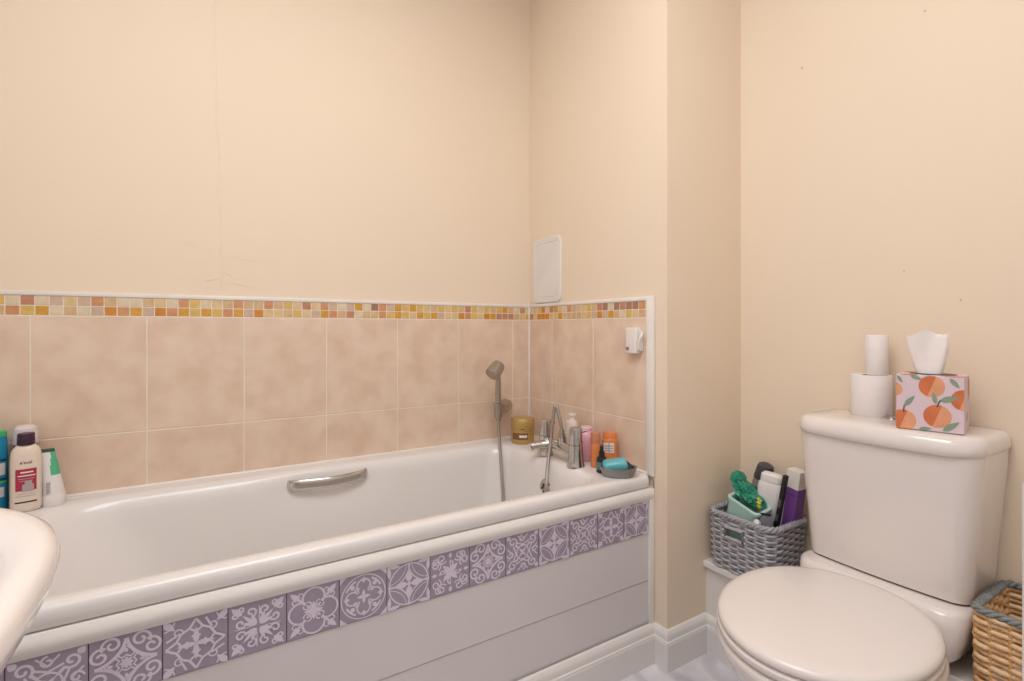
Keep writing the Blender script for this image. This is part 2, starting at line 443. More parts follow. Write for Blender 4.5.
seqd = [2, 7, 0, 1, 2, 3, 4, 5, 6, 0, 7, 5, 7, 1, 5]
tx1 = -.0255; TP = .10325
def deco(ix):
    x1 = tx1-TP*ix; x0 = x1-TP; k = seqd[len(seqd)-1-ix]
    bm = bmesh.new(); g = .0009
    x0c = max(x0, -1.69)
    box(bm, (x0c+g-PX, W-.0016-PY, .3978+g), (x1-g-PX, W+.001-PY, .4988), 0)
    box(bm, (x0c-PX, W-.0006-PY, .3973), (x1-PX, W+.001-PY, .4988), 2)
    def to3(u, v, l): return (x0+g+u*(TP-2*g)-PX, W-.0017-.00004*l-PY, .3978+g+v*(.101-g*1.5))
    l = 0
    for r in range(4):
        for kind, p, w in design(k):
            p2 = [rot(a, r) for a in p]; l += 1
            if kind == S: stroke2d(bm, p2, w*.85, to3, 1, lift=l)
            else:
                c = clip(p2)
                if len(c) > 2: poly(bm, [to3(u, v, l) for u, v in c], 1)
    o = obj('decorative_tile', bm, [M['tilebase'], M['tileline'], M['tilegap']], pan, smooth=False)
for i in range(15): deco(i)

# ------------------------------------------------------------------ tap, shower
tap = thing('bath_mixer_tap', 'chrome two-pillar bath mixer tap standing on the bath rim below the access panel', 'tap', (-.148, -.42, .5755))
def tl(bm, prof, y, x=0, seg=24): lathe(bm, prof, seg, 0, (x, y))
bm = bmesh.new()
yA, yB = .096, -.079
for y in (yA, yB):
    tl(bm, [(.0, 0), (.030, 0), (.030, .004), (.0275, .010), (.0255, .03), (.0235, .055), (.0225, .070), (.018, .074)], y)
# cross body and outlet boss
tube(bm, [(0, yA, .05), (0, yB, .05)], .0165, 20)
tube(bm, [(0, -.002, .048), (0, -.002, .082)], .016, 20)
obj('mixer_body', bm, M['chrome'], tap)
for y, lab in ((yA, 0), (yB, 1)):
    bm = bmesh.new()
    tl(bm, [(.0, .072), (.0225, .073), (.0215, .092), (.0205, .123), (.0195, .1275), (.016, .129), (0.0001, .1295)], y)
    tube(bm, [(.010, y-.006, .114), (.030, y-.018, .118)], [.006, .004], 10)
    obj('tap_handle', bm, M['chrome'], tap)
bm = bmesh.new()
sp = catmull([(.0, .055, .048), (-.028, .075, .045), (-.050, .092, .040), (-.062, .100, .036)], 6)
tube(bm, sp, [.0165-.003*min(1, i/8) for i in range(len(sp)-3)]+[.0155, .0165, .0160], 18)
obj('spout', bm, M['chrome'], tap)
bm = bmesh.new()
lathe(bm, [(.0, .080), (.012, .080), (.012, .094), (.009, .096), (.009, .108), (.0065, .110)], 20, 0, (0, -.002))
obj('diverter', bm, M['brushed'], tap)

hold = thing('shower_holder', 'small chrome shower bracket fixed on the tiled back wall above the gold jar', 'bracket', (-.145, -.008, .716))
bm = bmesh.new()
rings = []
for y, rx, rz, cx, cz in ((0, .034, .026, .012, -.004), (-.006, .034, .026, .012, -.004), (-.022, .034, .026, .004, -.003), (-.045, .032, .025, -.016, -.002), (-.066, .028, .023, -.036, 0), (-.088, .021, .021, -.058, .001)):
    rings.append([(cx+rx*math.cos(2*PI*k/24), y, cz+rz*math.sin(2*PI*k/24)) for k in range(24)])
loft(bm, rings)
obj('wall_plate', bm, M['brushed'], hold)
bm = bmesh.new()
lathe(bm, [(.0105, -.030), (.0155, -.030), (.0165, -.012), (.018, .016), (.019, .024), (.0115, .024), (.0105, -.030)], 24, 0, (-.073, -.097), cap=False)
obj('socket', bm, M['brushed'], hold)

sh = thing('hand_shower', 'chrome hand shower on a metal hose looping from the tap to the wall bracket', 'shower', (-.218, -.105, .692))
hx, hy = 0, 0
bm = bmesh.new()
gp = catmull([(0, 0, -.02), (0, 0, .02), (-.002, -.002, .08), (-.004, -.006, .13), (-.007, -.010, .165)], 6)
tube(bm, gp, [.0098+.0015*math.sin(PI*i/(len(gp)-1)) for i in range(len(gp))], 16)
obj('grip', bm, M['brushed'], sh)
bm = bmesh.new()
lathe(bm, [(.0, .030), (.014, .030), (.020, .027), (.0235, .018), (.0265, -.012), (.027, -.022), (.025, -.025), (.023, -.0235), (.0, -.0235)], 28)
hd = obj('spray_head', bm, M['brushed'], sh)
ax = Vector((.38, .30, .80)).normalized()      # back of head points up and to the wall, face down into the bath
hd.rotation_euler = Vector((.62, .20, .60)).to_track_quat('Z', 'Y').to_euler()
hd.location = (-.024, -.020, .180); hd.scale = (1.12, 1.12, 1.12)
bm = bmesh.new()
wpts = [(-.148, -.422, .683), (-.152, -.418, .712), (-.156, -.408, .750), (-.159, -.403, .767), (-.163, -.399, .757), (-.169, -.397, .71), (-.180, -.400, .64), (-.205, -.418, .565), (-.228, -.440, .50), (-.238, -.437, .44), (-.285, -.40, .34), (-.33, -.36, .24), (-.35, -.31, .19), (-.325, -.265, .20), (-.275, -.220, .28), (-.241, -.180, .38), (-.232, -.158, .46), (-.224, -.134, .535), (-.2195, -.116, .60), (-.218, -.108, .65), (-.218, -.105, .690)]
hp = catmull(wpts, 12)
rad = [.0062*(1+.05*math.cos(i*PI)) for i in range(len(hp))]
tube(bm, [p-Vector((-.218, -.105, .692)) for p in hp], rad, 12)
obj('hose', bm, M['hose'], sh)

# ------------------------------------------------------------------ small things: bottles and jars
def prof_obj(name, prof, m, parent, ry=1.0, seg=32, rotz=0, extra=None, mats=None, angle=35):
    bm = bmesh.new(); lathe(bm, prof, seg, 0, (0, 0), ry)
    if extra: extra(bm)
    o = obj(name, bm, mats or m, parent, angle=angle); o.rotation_euler.z = rotz; return o
def wrap_label(bm, rx, ry, a0, a1, z0, z1, mi, zoff=0, off=.0006, n=14, prof=None, pc=1, ps=1):
    rows = 6
    g = []
    for j in range(rows+1):
        z = z0+(z1-z0)*j/rows; k = prof(z) if prof else 1
        row = []
        for i in range(n+1):
            a = math.radians(a0+(a1-a0)*i/n); c, s_ = math.cos(a), math.sin(a)
            row.append(bm.verts.new(((rx*k+off)*math.copysign(abs(c)**pc, c), (ry*k+off)*math.copysign(abs(s_)**ps, s_), z)))
        g.append(row)
    for j in range(rows):
        for i in range(n): bm.faces.new((g[j][i], g[j][i+1], g[j+1][i+1], g[j+1][i])).material_index = mi
ZR = .5755
CAM = Vector((-1.2011, -1.8041))
def face_cam(x, y): return math.atan2(CAM.y-y, CAM.x-x)     # local +x of a label turned to the open side of the room

# cream bottle with a dark purple cap
X, Y = -1.582, -.088
b = thing('conditioner_bottle', 'cream bottle with dark purple cap and pinkish-red label on the bath corner', 'bottle', (X, Y, ZR))
M['cream_pl'] = mat('cream_plastic', '#ecdac8', .3, var=.01); M['purple_cap'] = mat('dark_purple_cap', '#3c1f35', .35); M['redlab'] = mat('raspberry_label', '#b5314b', .4); M['white'] = mat('white_print', '#f3ece6', .45); M['ink'] = mat('dark_ink', '#3a3038', .5)
M['greylab'] = mat('grey_flower_print', '#b7a9ab', .5)
r = face_cam(X, Y)
ex, ey = .020, .0295     # local x faces the room
def bot(bm):
    def L(*a, **k): wrap_label(bm, ex, ey, *a, pc=.8, ps=.85, **k)
    L(-36, 36, .054, .108, 1); L(-10, 24, .052, .070, 4, off=.0010); L(-3, 17, .068, .078, 4, off=.0010)
    L(-16, 22, .098, .1015, 2, off=.0010); L(-26, 30, .090, .0925, 2, off=.0010); L(-24, 26, .083, .0845, 4, off=.0010); L(-20, 20, .0775, .079, 4, off=.0010)
    L(-38, 38, .024, .0275, 3); L(-34, 34, .040, .0412, 4); L(-24, 28, .046, .047, 4)
    text_bm(bm, "e'tual", .0105, Matrix.Translation((ex+.0004, 0, .124)) @ Matrix.Rotation(PI/2, 4, 'Z') @ Matrix.Rotation(PI/2, 4, 'X'), 3)
o = bmesh.new()
pr = [(.0, 0), (.86, .001), (.97, .004), (1, .012), (1, .128), (.985, .138), (.93, .149), (.80, .158), (.62, .164), (.5, .167)]
rings = []
for k, z in pr:
    rings.append([(ex*k*math.copysign(abs(math.cos(a))**.8, math.cos(a)), ey*k*math.copysign(abs(math.sin(a))**.85, math.sin(a)), z) for a in [2*PI*i/40 for i in range(40)]])
loft(o, rings[1:])
ex0 = ex; bot(o)
bo = obj('bottle_body', o, [M['cream_pl'], M['redlab'], M['white'], M['ink'], M['greylab']], b); bo.rotation_euler.z = r
co = prof_obj('cap', [(.0, .166), (.0165, .166), (.017, .169), (.0165, .192), (.0155, .1945), (.0, .1945)], M['purple_cap'], b)
# behind it: maroon jar-like bottle with frosted cap
X, Y = -1.594, -.038
b = thing('body_wash_bottle', 'maroon bottle with a wide frosted white cap, behind the cream bottle', 'bottle', (X, Y, ZR))
M['maroon'] = mat('maroon_plastic', '#7a3340', .3); M['frost'] = mat('frosted_white_plastic', '#e6d9d8', .35)
prof_obj('bottle_body', [(.0, 0), (.022, 0), (.024, .004), (.024, .15), (.022, .158), (.018, .160)], M['maroon'], b, seg=32)
prof_obj('cap', [(.0, .160), (.0245, .160), (.0255, .163), (.0255, .185), (.023, .200), (.016, .207), (.0, .209)], M['frost'], b)
# white flexible tube standing on its cap with green band
X, Y = -1.534, -.066
b = thing('face_wash_tube', 'white and green squeeze tube standing on its wide cap', 'tube', (X, Y, ZR))
M['tubew'] = mat('white_tube', '#efe9e6', .35); M['green'] = mat('mint_green_print', '#58b98c', .4); M['greend'] = mat('dark_green_print', '#2d5a48', .4)
prof_obj('cap', [(.0, 0), (.0235, 0), (.0245, .003), (.0243, .026), (.023, .028), (.0, .028)], M['tubew'], b)
bm = bmesh.new()
rings = []; N = 40
for t in [k/14 for k in range(15)]:
    z = .028+.118*t; a = .0235*(1-t)+.0025*t; bb = .0235*(1-t)+.024*t
    a = max(a, .0012)
    lean = -.012*t
    rings.append([(a*math.cos(2*PI*i/N), bb*(.98-.42*t)*math.sin(2*PI*i/N)+lean*1.0, z) for i in range(N)])
R = loft(bm, rings)
bm.faces.ensure_lookup_table()
for f in bm.faces:
    c = f.calc_center_median(); 
    if c.x > 0 and c.z > .075 and c.y > -.005 - .001: f.material_index = 1
    if c.z > .140: f.material_index = 2
for j in range(6):
    zz = .034+j*.005
    box(bm, (.0206-.012*(zz-.028)/.118*1.2, -.014, zz), (.0222-.012*(zz-.028)/.118*1.2, -.006, zz+.0032), 3)
o = obj('tube_body', bm, [M['tubew'], M['green'], M['greend'], M['greylab']], b); o.rotation_euler.z = face_cam(X, Y)
# turquoise bottle at the left edge
X, Y = -1.660, -.054
b = thing('shampoo_bottle', 'turquoise-blue bottle with green neck and red cap at the far left', 'bottle', (X, Y, ZR))
M['blue'] = mat('turquoise_plastic', '#1f8fb4', .3); M['lgreen'] = mat('bright_green_plastic', '#4fbf72', .35); M['redcap'] = mat('rust_red_cap', '#8c4a3c', .4); M['navy'] = mat('navy_print', '#173a63', .4)
bm = bmesh.new()
rings = []
for k, z in [(.9, 0), (1, .006), (1, .15), (.97, .175), (.93, .186)]:
    rings.append([(.019*k*math.copysign(abs(math.cos(a))**.7, math.cos(a)), .036*k*math.copysign(abs(math.sin(a))**.7, math.sin(a)), z) for a in [2*PI*i/36 for i in range(36)]])
loft(bm, rings)
rz = face_cam(X, Y)
for z0, z1, a0, a1, mi in ((.035, .06, 5, 45, 1), (.070, .076, -20, 60, 2), (.076, .082, 0, 55, 3), (.09, .12, 20, 50, 1), (.125, .13, 10, 58, 3)):
    wrap_label(bm, .019, .036, a0, a1, z0, z1, mi, off=.0008, pc=.7, ps=.7)
bo = obj('bottle_body', bm, [M['blue'], M['frost'], M['lgreen'], M['navy']], b); bo.rotation_euler.z = rz
bm = bmesh.new(); lathe(bm, [(.0, .185), (.034, .185), (.034, .197), (.030, .200), (.0, .2)], 32, 0, (0, 0), 1); 
for v in bm.verts: v.co.x *= .5
o = obj('collar', bm, M['lgreen'], b); o.rotation_euler.z = rz
prof_obj('cap', [(.0, .2), (.012, .2), (.012, .218), (.010, .220), (.0, .22)], M['redcap'], b)

# gold jar in the back corner
X, Y = -.108, -.112
b = thing('gold_jar', 'round gold pot in the back corner of the bath rim beneath the shower bracket', 'jar', (X, Y, ZR))
M['gold'] = mat('gold_plastic', '#c6a262', .3, .35); M['goldd'] = mat('brown_band', '#8a5b32', .4)
def jl(bm):
    wrap_label(bm, .046, .046, -24, 60, .018, .044, 1); wrap_label(bm, .046, .046, 16, 55, .027, .036, 2, off=.0012)
    wrap_label(bm, .0465, .0465, 24, 42, .058, .062, 1, off=.001)
o = prof_obj('pot', [(.0, 0), (.043, 0), (.046, .004), (.046, .052), (.044, .054)], None, b, 1, 40, 0, jl, [M['gold'], M['goldd'], M['white']]); o.rotation_euler.z = face_cam(X, Y)-.6
prof_obj('lid', [(.0, .054), (.0465, .054), (.0475, .057), (.0472, .092), (.044, .098), (.036, .100), (.0, .1005)], M['gold'], b, 1, 40)
# small black bottle behind tap
b = thing('black_capped_bottle', 'small bottle with black cap between the gold pot and the tap', 'bottle', (-.060, -.205, ZR))
M['smoke'] = mat('smoky_plastic', '#b9a79a', .25)
prof_obj('bottle_body', [(.0, 0), (.013, 0), (.014, .003), (.014, .045), (.008, .052)], M['smoke'], b)
prof_obj('cap', [(.0, .052), (.010, .052), (.010, .071), (.0085, .073), (.0, .073)], M['dark'], b)
# pale bottle behind the tap
X, Y = -.050, -.355
b = thing('soap_dispenser', 'pale translucent pump bottle half hidden behind the bath tap', 'bottle', (X, Y, ZR))
M['pale'] = mat('pale_plastic', '#eadbd0', .3)
prof_obj('bottle_body', [(.0, 0), (.029, 0), (.031, .004), (.031, .105), (.027, .116), (.012, .122)], M['pale'], b, .8, 32, 1.2)
prof_obj('pump', [(.0, .121), (.011, .121), (.011, .128), (.006, .130), (.006, .136), (.013, .137), (.013, .144), (.0, .145)], M['white'], b)
# pink bottle
X, Y = -.062, -.450
b = thing('pink_bottle', 'pastel pink bottle standing between the tap and the orange can', 'bottle', (X, Y, ZR))
M['pink'] = mat('pastel_pink_plastic', '#eeb0bf', .3); M['pinkc'] = mat('pale_pink_cap', '#f0c2c8', .35)
prof_obj('bottle_body', [(.0, 0), (.030, 0), (.033, .004), (.036, .035), (.035, .075), (.030, .094), (.024, .100), (.0, .101)], M['pink'], b)
prof_obj('cap', [(.0, .100), (.021, .100), (.021, .111), (.018, .115), (.0, .115)], M['pinkc'], b)
# slim orange can
X, Y = -.100, -.541
b = thing('deodorant_can', 'slim copper-orange aerosol can standing beside the black dropper bottle', 'can', (X, Y, ZR))
M['copper'] = mat('copper_orange', '#cf8563', .35, .1); M['orange'] = mat('bright_orange', '#e88a50', .35)
prof_obj('can_body', [(.0, 0), (.0150, 0), (.0155, .002), (.0155, .078), (.0145, .082)], M['orange'], b)
prof_obj('cap', [(.0, .080), (.0155, .080), (.0158, .083), (.0158, .111), (.0145, .114), (.0, .1145)], M['copper'], b)
# orange bottle with white label
X, Y = -.044, -.548
b = thing('orange_lotion_bottle', 'bright orange bottle with a white printed label against the end wall tiles', 'bottle', (X, Y, ZR))
def ol(bm):
    wrap_label(bm, .0185, .026, -46, 34, .045, .078, 1)
    for i, zz in enumerate((.050, .058, .066)): wrap_label(bm, .0185, .026, -36, 26, zz, zz+.004, 2, off=.0011)
    wrap_label(bm, .0185, .026, -8, 0, .047, .076, 2, off=.0012)
o = prof_obj('bottle_body', [(.0, 0), (.95, 0), (1, .003), (1, .092), (.96, .100), (.9, .102)], None, b, 1, 36, 0, None, [M['orange']])
bpy.data.objects.remove(o)
bm = bmesh.new()
loft(bm, [[(.0185*k*math.cos(2*PI*i/36), .026*k*math.sin(2*PI*i/36), z) for i in range(36)] for k, z in [(.95, 0), (1, .003), (1, .082), (.97, .088), (.9, .090)]])
ol(bm); o = obj('bottle_body', bm, [M['orange'], M['white'], M['greylab']], b); o.rotation_euler.z = face_cam(X, Y)
bm = bmesh.new()
loft(bm, [[(.0165*k*math.cos(2*PI*i/36), .0235*k*math.sin(2*PI*i/36), z) for i in range(36)] for k, z in [(1, .089), (1, .107), (.93, .111)]])
o = obj('cap', bm, M['orange'], b); o.rotation_euler.z = face_cam(X, Y)
# dropper bottle
X, Y = -.122, -.596
b = thing('dropper_bottle', 'small black dropper bottle standing in front of the orange can', 'bottle', (X, Y, ZR))
M['teal'] = mat('teal_grey_label', '#5e7c80', .5)
prof_obj('bottle_body', [(.0, 0), (.0155, 0), (.0165, .002), (.0165, .040), (.014, .048), (.008, .052)], None, b, 1, 28, 0, lambda bm: wrap_label(bm, .0165, .0165, 120, 300, .010, .034, 1, n=20), [M['dark'], M['teal']])
prof_obj('pipette_cap', [(.0, .051), (.009, .051), (.009, .066), (.0055, .068), (.0065, .074), (.0058, .082), (.003, .086), (.0, .087)], M['dark'], b)
# soap dish
X, Y = -.104, -.652
dish = thing('soap_dish', 'grey oval plastic soap dish on the near corner of the bath rim', 'soap dish', (X, Y, ZR), (0, 0, -.62))
M['grey_pl'] = mat('grey_plastic', '#94918f', .45)
bm = bmesh.new()
def el(a, b, z): return [(a*math.cos(2*PI*i/40), b*math.sin(2*PI*i/40), z) for i in range(40)]
loft(bm, [el(.044, .030, 0), el(.048, .034, .002), el(.057, .043, .026), el(.059, .045, .029), el(.056, .042, .029), el(.047, .033, .008), el(.02, .012, .005)])
obj('dish_bowl', bm, M['grey_pl'], dish)
sb = thing('soap_bar', 'turquoise bar of soap lying in the grey soap dish', 'soap', (X-.008, Y+.006, ZR+.033), (.10, -.16, -.62))
M['soap'] = mat('turquoise_soap', '#6abcc4', .3, var=.03)
bm = bmesh.new(); box(bm, (-.037, -.025, -.016), (.037, .025, .016), 0, .011, 4); obj('soap_block', bm, M['soap'], sb)
nb = thing('plastic_clip', 'small black plastic clip leaning in the soap dish behind the soap', 'clip', (X+.036, Y-.006, ZR+.036), (.5, .5, .4))
bm = bmesh.new(); box(bm, (-.004, -.022, -.003), (.004, .022, .003), 0, .002)
for i in range(7): box(bm, (.003, -.018+i*.0058, -.001), (.012, -.0155+i*.0058, .001), 0)
obj('clip_body', bm, M['dark'], nb)

# ------------------------------------------------------------------ end wall: access panel and clip holder
ap = thing('access_panel', 'cream plastic access hatch with rounded corners on the wall above the tap', 'access panel', (0, -.131, 1.271))
bm = bmesh.new()
def yr(y0, y1, z0, z1, r, x): return [(x, p[0], p[1]) for p in rrect(y0, y1, z0, z1, r, 0, 6, 2)]
loft(bm, [yr(-.098, .098, -.133, .133, .03, -.0005), yr(-.098, .098, -.133, .133, .03, -.0045), yr(-.095, .095, -.130, .130, .028, -.007), yr(-.084, .084, -.112, .112, .02, -.0072), yr(-.082, .082, -.110, .110, .02, -.0052), yr(-.080, .080, -.108, .108, .02, -.0072)], False, True)
obj('hatch_cover', bm, mat('cream_plastic_hatch', '#efe7df', .45), ap)
hk = thing('sensor_box', 'small white wall-mounted box with a grey button and side clip near the tile edge', 'wall box', (-.008, -.640, .994))
bm = bmesh.new()
box(bm, (-.026, -.018, -.042), (0, .030, .042), 0, .005, 3)
obj('casing', bm, M['white_trim'], hk)
bm = bmesh.new(); on_x(bm, [(.0062, 0), (.0062, .0015), (.005, .002)], (-.0262, .019, -.026), 16); obj('button', bm, mat('grey_button', '#8d8581', .4), hk)
bm = bmesh.new()
box(bm, (-.016, -.026, -.034), (0, -.0205, .034), 0, .002)
tube(bm, catmull([(-.020, -.022, -.028), (-.024, -.029, .0), (-.018, -.034, .016), (-.010, -.030, .024)], 5), .004, 8)
obj('side_clip', bm, M['white_trim'], hk)

# ------------------------------------------------------------------ toilet
YC = -1.236
wc = thing('toilet', 'white close-coupled toilet with its seat lid down, against the right wall', 'toilet', (0, YC, 0))
def dshape(xb, xf, hw, xm, z, rb=.04, hb=None, nf=40, nb=6, ns=6, ex=2.0, oval=0):
    """outline: straight back at xb, sides to xm, elliptical front reaching xf"""
    hb = hb or hw; out = []
    for k in range(nf+1):
        a = PI/2+PI*k/nf
        c, s_ = math.cos(a), math.sin(a)
        out.append((xm+(xm-xf)*math.copysign(abs(c)**(2/ex), c), hw*math.copysign(abs(s_)**(2/ex), s_)))
    # side from (xm,-hw) to back corner (xb,-hb)
    def side(p, q, n): return [(p[0]+(q[0]-p[0])*i/n, p[1]+(q[1]-p[1])*i/n) for i in range(1, n)]
    if oval:
        for k in range(1, 48):
            a = -PI/2+PI*k/48; c, s_ = math.cos(a), math.sin(a)
            out.append((xm+(xb-xm)*abs(c)**(2/oval), hw*math.copysign(abs(s_)**(2/oval), s_)))
        ca, sa = math.cos(math.radians(4.5)), math.sin(math.radians(4.5))
        return [(.14+(x-.14)*ca-y*sa, .012+(x-.14)*sa+y*ca, z) for x, y in out]
    out += side((xm, -hw), (xb-rb, -hb), ns)
    for k in range(nb+1):
        a = -PI/2+PI/2*k/nb; out.append((xb-rb+rb*math.cos(a), -hb+rb+rb*math.sin(a)))
    out += side((xb, -hb+rb), (xb, hb-rb), ns)
    for k in range(nb+1):
        a = PI/2*k/nb; out.append((xb-rb+rb*math.cos(a), hb-rb+rb*math.sin(a)))
    out += side((xb-rb, hb), (xm, hw), ns)
    return [(x, y, z) for x, y in out]
# pan
bm = bmesh.new()
rg = []
for z, xb, xf, hw, xm, rb in ((0, .14, -.15, .095, .0, .03), (.02, .14, -.15, .095, .0, .03), (.05, .135, -.135, .088, .0, .03), (.14, .13, -.14, .09, -.0, .03), (.21, .135, -.19, .12, -.03, .04), (.28, .14, -.255, .158, -.05, .05), (.33, .15, -.293, .180, -.06, .05), (.37, .155, -.314, .193, -.065, .05), (.388, .16, -.321, .198, -.065, .05), (.398, .16, -.319, .196, -.065, .05), (.402, .158, -.312, .19, -.065, .05)):
    rg.append(dshape(xb, xf, hw, xm, z, rb, oval=2.25))
rg = [[(x, y, z*.967) for x, y, z in q] for q in rg]
loft(bm, rg)
# cistern shelf
rs = []
for z, x0, hw in ((.295, .15, .125), (.305, .13, .14), (.33, .125, .160), (.365, .125, .170), (.395, .13, .175), (.420, .138, .177), (.427, .145, .174), (.430, .155, .166)):
    rs.append(rrect(x0, .358, -hw, hw, [.012, .05, .05, .012], z, 8, 5))
loft(bm, rs)
obj('pan', bm, M['ceramic'], wc, angle=50)
# seat ring and cover
bm = bmesh.new()
loft(bm, [dshape(.130, xf, hw, -.07, z, .05, oval=2.15) for z, xf, hw in ((.403, -.305, .183), (.404, -.315, .192), (.410, -.320, .1965), (.418, -.319, .196), (.4215, -.312, .189))])
obj('seat', bm, M['seat'], wc, angle=50).location = (0, 0, -.0135)
bm = bmesh.new()
top = []
for z, xf, hw, xb in ((.4235, -.305, .184, .132), (.4245, -.314, .1925, .140), (.430, -.3175, .1955, .142), (.4365, -.3165, .1945, .142), (.4415, -.3115, .190, .139), (.4445, -.302, .181, .132), (.446, -.286, .167, .120), (.4475, -.20, .11, .08), (.448, -.12, .04, .02)):
    top.append(dshape(xb+.006, xf, hw, -.07, z, oval=2.15))
loft(bm, top)
obj('seat_lid', bm, M['seat'], wc, angle=50).location = (0, 0, -.0135)
for s_ in (-1, 1):
    bm = bmesh.new(); tube(bm, [(.150, s_*.075-.012, .424), (.150, s_*.075+.012, .424)], .0045, 14); obj('hinge', bm, M['seat'], wc)
# cistern body
def cist(x0, hw, z, bow=.012, r=.045, xb=.362):
    out = []
    for x, y, zz in rrect(x0, xb, -hw, hw, [.008, r, r, .008], z, 10, 12):
        t = max(0, 1-(y/hw)**2); fr = max(0, min(1, (xb-x)/(xb-x0)))
        out.append((x-bow*t*fr*fr, y, zz))
    return out
bm = bmesh.new()
loft(bm, [cist(.200, .163, .4315, r=.03), cist(.192, .168, .436, .012, .032), cist(.189, .170, .455, r=.034), cist(.185, .174, .52, r=.036), cist(.177, .182, .62, r=.04), cist(.170, .190, .72, r=.045), cist(.168, .192, .762, r=.047)])
obj('cistern', bm, M['ceramic'], wc, angle=50)
bm = bmesh.new()
loft(bm, [cist(.180, .178, .757, .014), cist(.164, .190, .757, .014, .055), cist(.160, .1945, .761, .014, .058), cist(.158, .196, .772, .014, .06), cist(.160, .1945, .786, .014, .06), cist(.166, .189, .796, .014, .058), cist(.176, .18, .8005, .014, .054), cist(.22, .14, .8025, .01, .04, .34)])
obj('cistern_lid', bm, M['ceramic'], wc, angle=60)
bm = bmesh.new()
lathe(bm, [(.0, .801), (.0215, .801), (.022, .804), (.020, .8065), (.017, .807), (.0165, .8055), (.014, .8055), (.0135, .809), (.011, .8105), (.0, .811)], 36, 0, (.291, .010))
obj('flush_button', bm, M['chrome'], wc)

# ------------------------------------------------------------------ things on the cistern
M['paper'] = mat('white_paper', '#f4ebe6', .9, var=.02, scale=40, bump=.4, bscale=220, sss=.1)
M['card'] = mat('brown_card_core', '#a78c78', .9)
def roll(name, label, loc, r, h, rc):
    t = thing(name, label, 'toilet roll', loc, group='toilet rolls stacked on the cistern')
    bm = bmesh.new()
    seg = 40
    prof = [(rc, 0.002), (r-.002, 0), (r, .003), (r, h-.003), (r-.002, h), (rc, h-.001)]
    rings = [[(q*math.cos(2*PI*i/seg), q*math.sin(2*PI*i/seg), z) for i in range(seg)] for q, z in prof]
    loft(bm, rings, False, False); obj('paper', bm, M['paper'], t)
    bm = bmesh.new()
    rings = [[(q*math.cos(2*PI*i/seg), q*math.sin(2*PI*i/seg), z) for i in range(seg)] for q, z in [(rc, .001), (rc+.0005, h-.001), (rc-.0015, h-.001), (rc-.0015, .001), (rc, .001)]]
    loft(bm, rings, False, False); obj('core', bm, M['card'], t)
roll('toilet_roll', 'full white toilet roll standing on the cistern lid beneath another roll', (.316, -1.168, .8025), .0465, .108, .021)
roll('toilet_roll', 'nearly used-up slim toilet roll balanced on the full roll', (.312, -1.183, .911), .0255, .105, .0205)

tb = thing('tissue_box', 'cube tissue box printed with oranges and green leaves, a tissue pulled up', 'tissue box', (.243, -1.325, .8030), (0, 0, math.radians(12)))
M['lilac'] = mat('pale_lilac_card', '#e6cdd3', .5, var=.02); M['peach'] = mat('printed_orange', '#ea8150', .5, var=.16, scale=22); M['peach2'] = mat('printed_light_orange', '#f3aa80', .5, var=.1, scale=22); M['leaf'] = mat('printed_leaf', '#8ea38c', .5); M['leafslot'] = mat('dark_leaf_and_slot_shade', '#4c5a50', .5)
M['salmon'] = mat('salmon_card', '#e39a84', .5)
H = .057; HH = .124
bm = bmesh.new(); box(bm, (-H, -H*1.04, 0), (H, H*1.04, HH), 0, .0012, 1)
def fruit(to3, els):
    l = 0
    for e in els:
        l += 1
        if e[0] == 'o':
            _, u, v, r = e
            c = clip(arc(u, v, r, 0, 355, 26)); 
            if len(c) > 2: poly(bm, [to3(a, b, l) for a, b in c], 1)
            l += 1
            c = clip(arc(u, v, r, -110, 70, 16));
            if len(c) > 2: poly(bm, [to3(a, b, l) for a, b in c], 2)
            c = clip(petal(u, v+r*.95, -60, r*.5, r*.12))
        elif e[0] == 'l':
            _, u, v, a, L = e
            c = clip(petal(u, v, a, L, L*.34)); l += 1
            if len(c) > 2: poly(bm, [to3(a_, b_, l) for a_, b_ in c], 3)
        elif e[0] == 's':
            stroke2d(bm, e[1], .02, to3, 4, lift=l+1)
FR = [('o', .54, .81, .195), ('o', .62, .28, .205), ('o', .11, .15, .20), ('o', -.02, .72, .12), ('o', .99, .60, .18), ('l', .13, .42, 52, .26), ('l', .60, .50, 100, .22), ('l', .66, .56, 18, .30), ('l', .70, .03, 38, .30), ('l', .80, .97, -50, .22), ('l', .02, .98, -60, .16), ('l', .22, .99, -20, .2),
      ('s', [(.62, .44), (.64, .52), (.67, .58)]), ('s', [(.12, .30), (.12, .36), (.13, .43)]), ('l', .35, .02, 10, .2)]
fruit(lambda u, v, l: (-H-.0003-.00003*l, H*1.04-u*2*H*1.04, v*HH), FR)
fruit(lambda u, v, l: (-H+u*2*H, -H*1.04-.0003-.00003*l, v*HH), [('o', .85, .75, .2), ('l', .4, .2, 30, .3)])
fruit(lambda u, v, l: (-H+u*2*H, H*1.04-v*2*H*1.04, HH+.0003+.00003*l), [('o', .9, .15, .22), ('o', .12, .88, .2), ('l', .10, .62, 80, .25), ('l', .1, .35, 60, .24), ('o', .05, .2, .14)])
poly(bm, [(.040*math.cos(a*PI/12)*.7, .040*math.sin(a*PI/12)*1.1, HH+.0016) for a in range(24)], 4)  # dark oval painted for the shade inside the tissue slot
obj('carton', bm, [M['lilac'], M['peach'], M['peach2'], M['leaf'], M['leafslot'], M['salmon']], tb, smooth=False)
bm = bmesh.new()
N = 36; rings = []
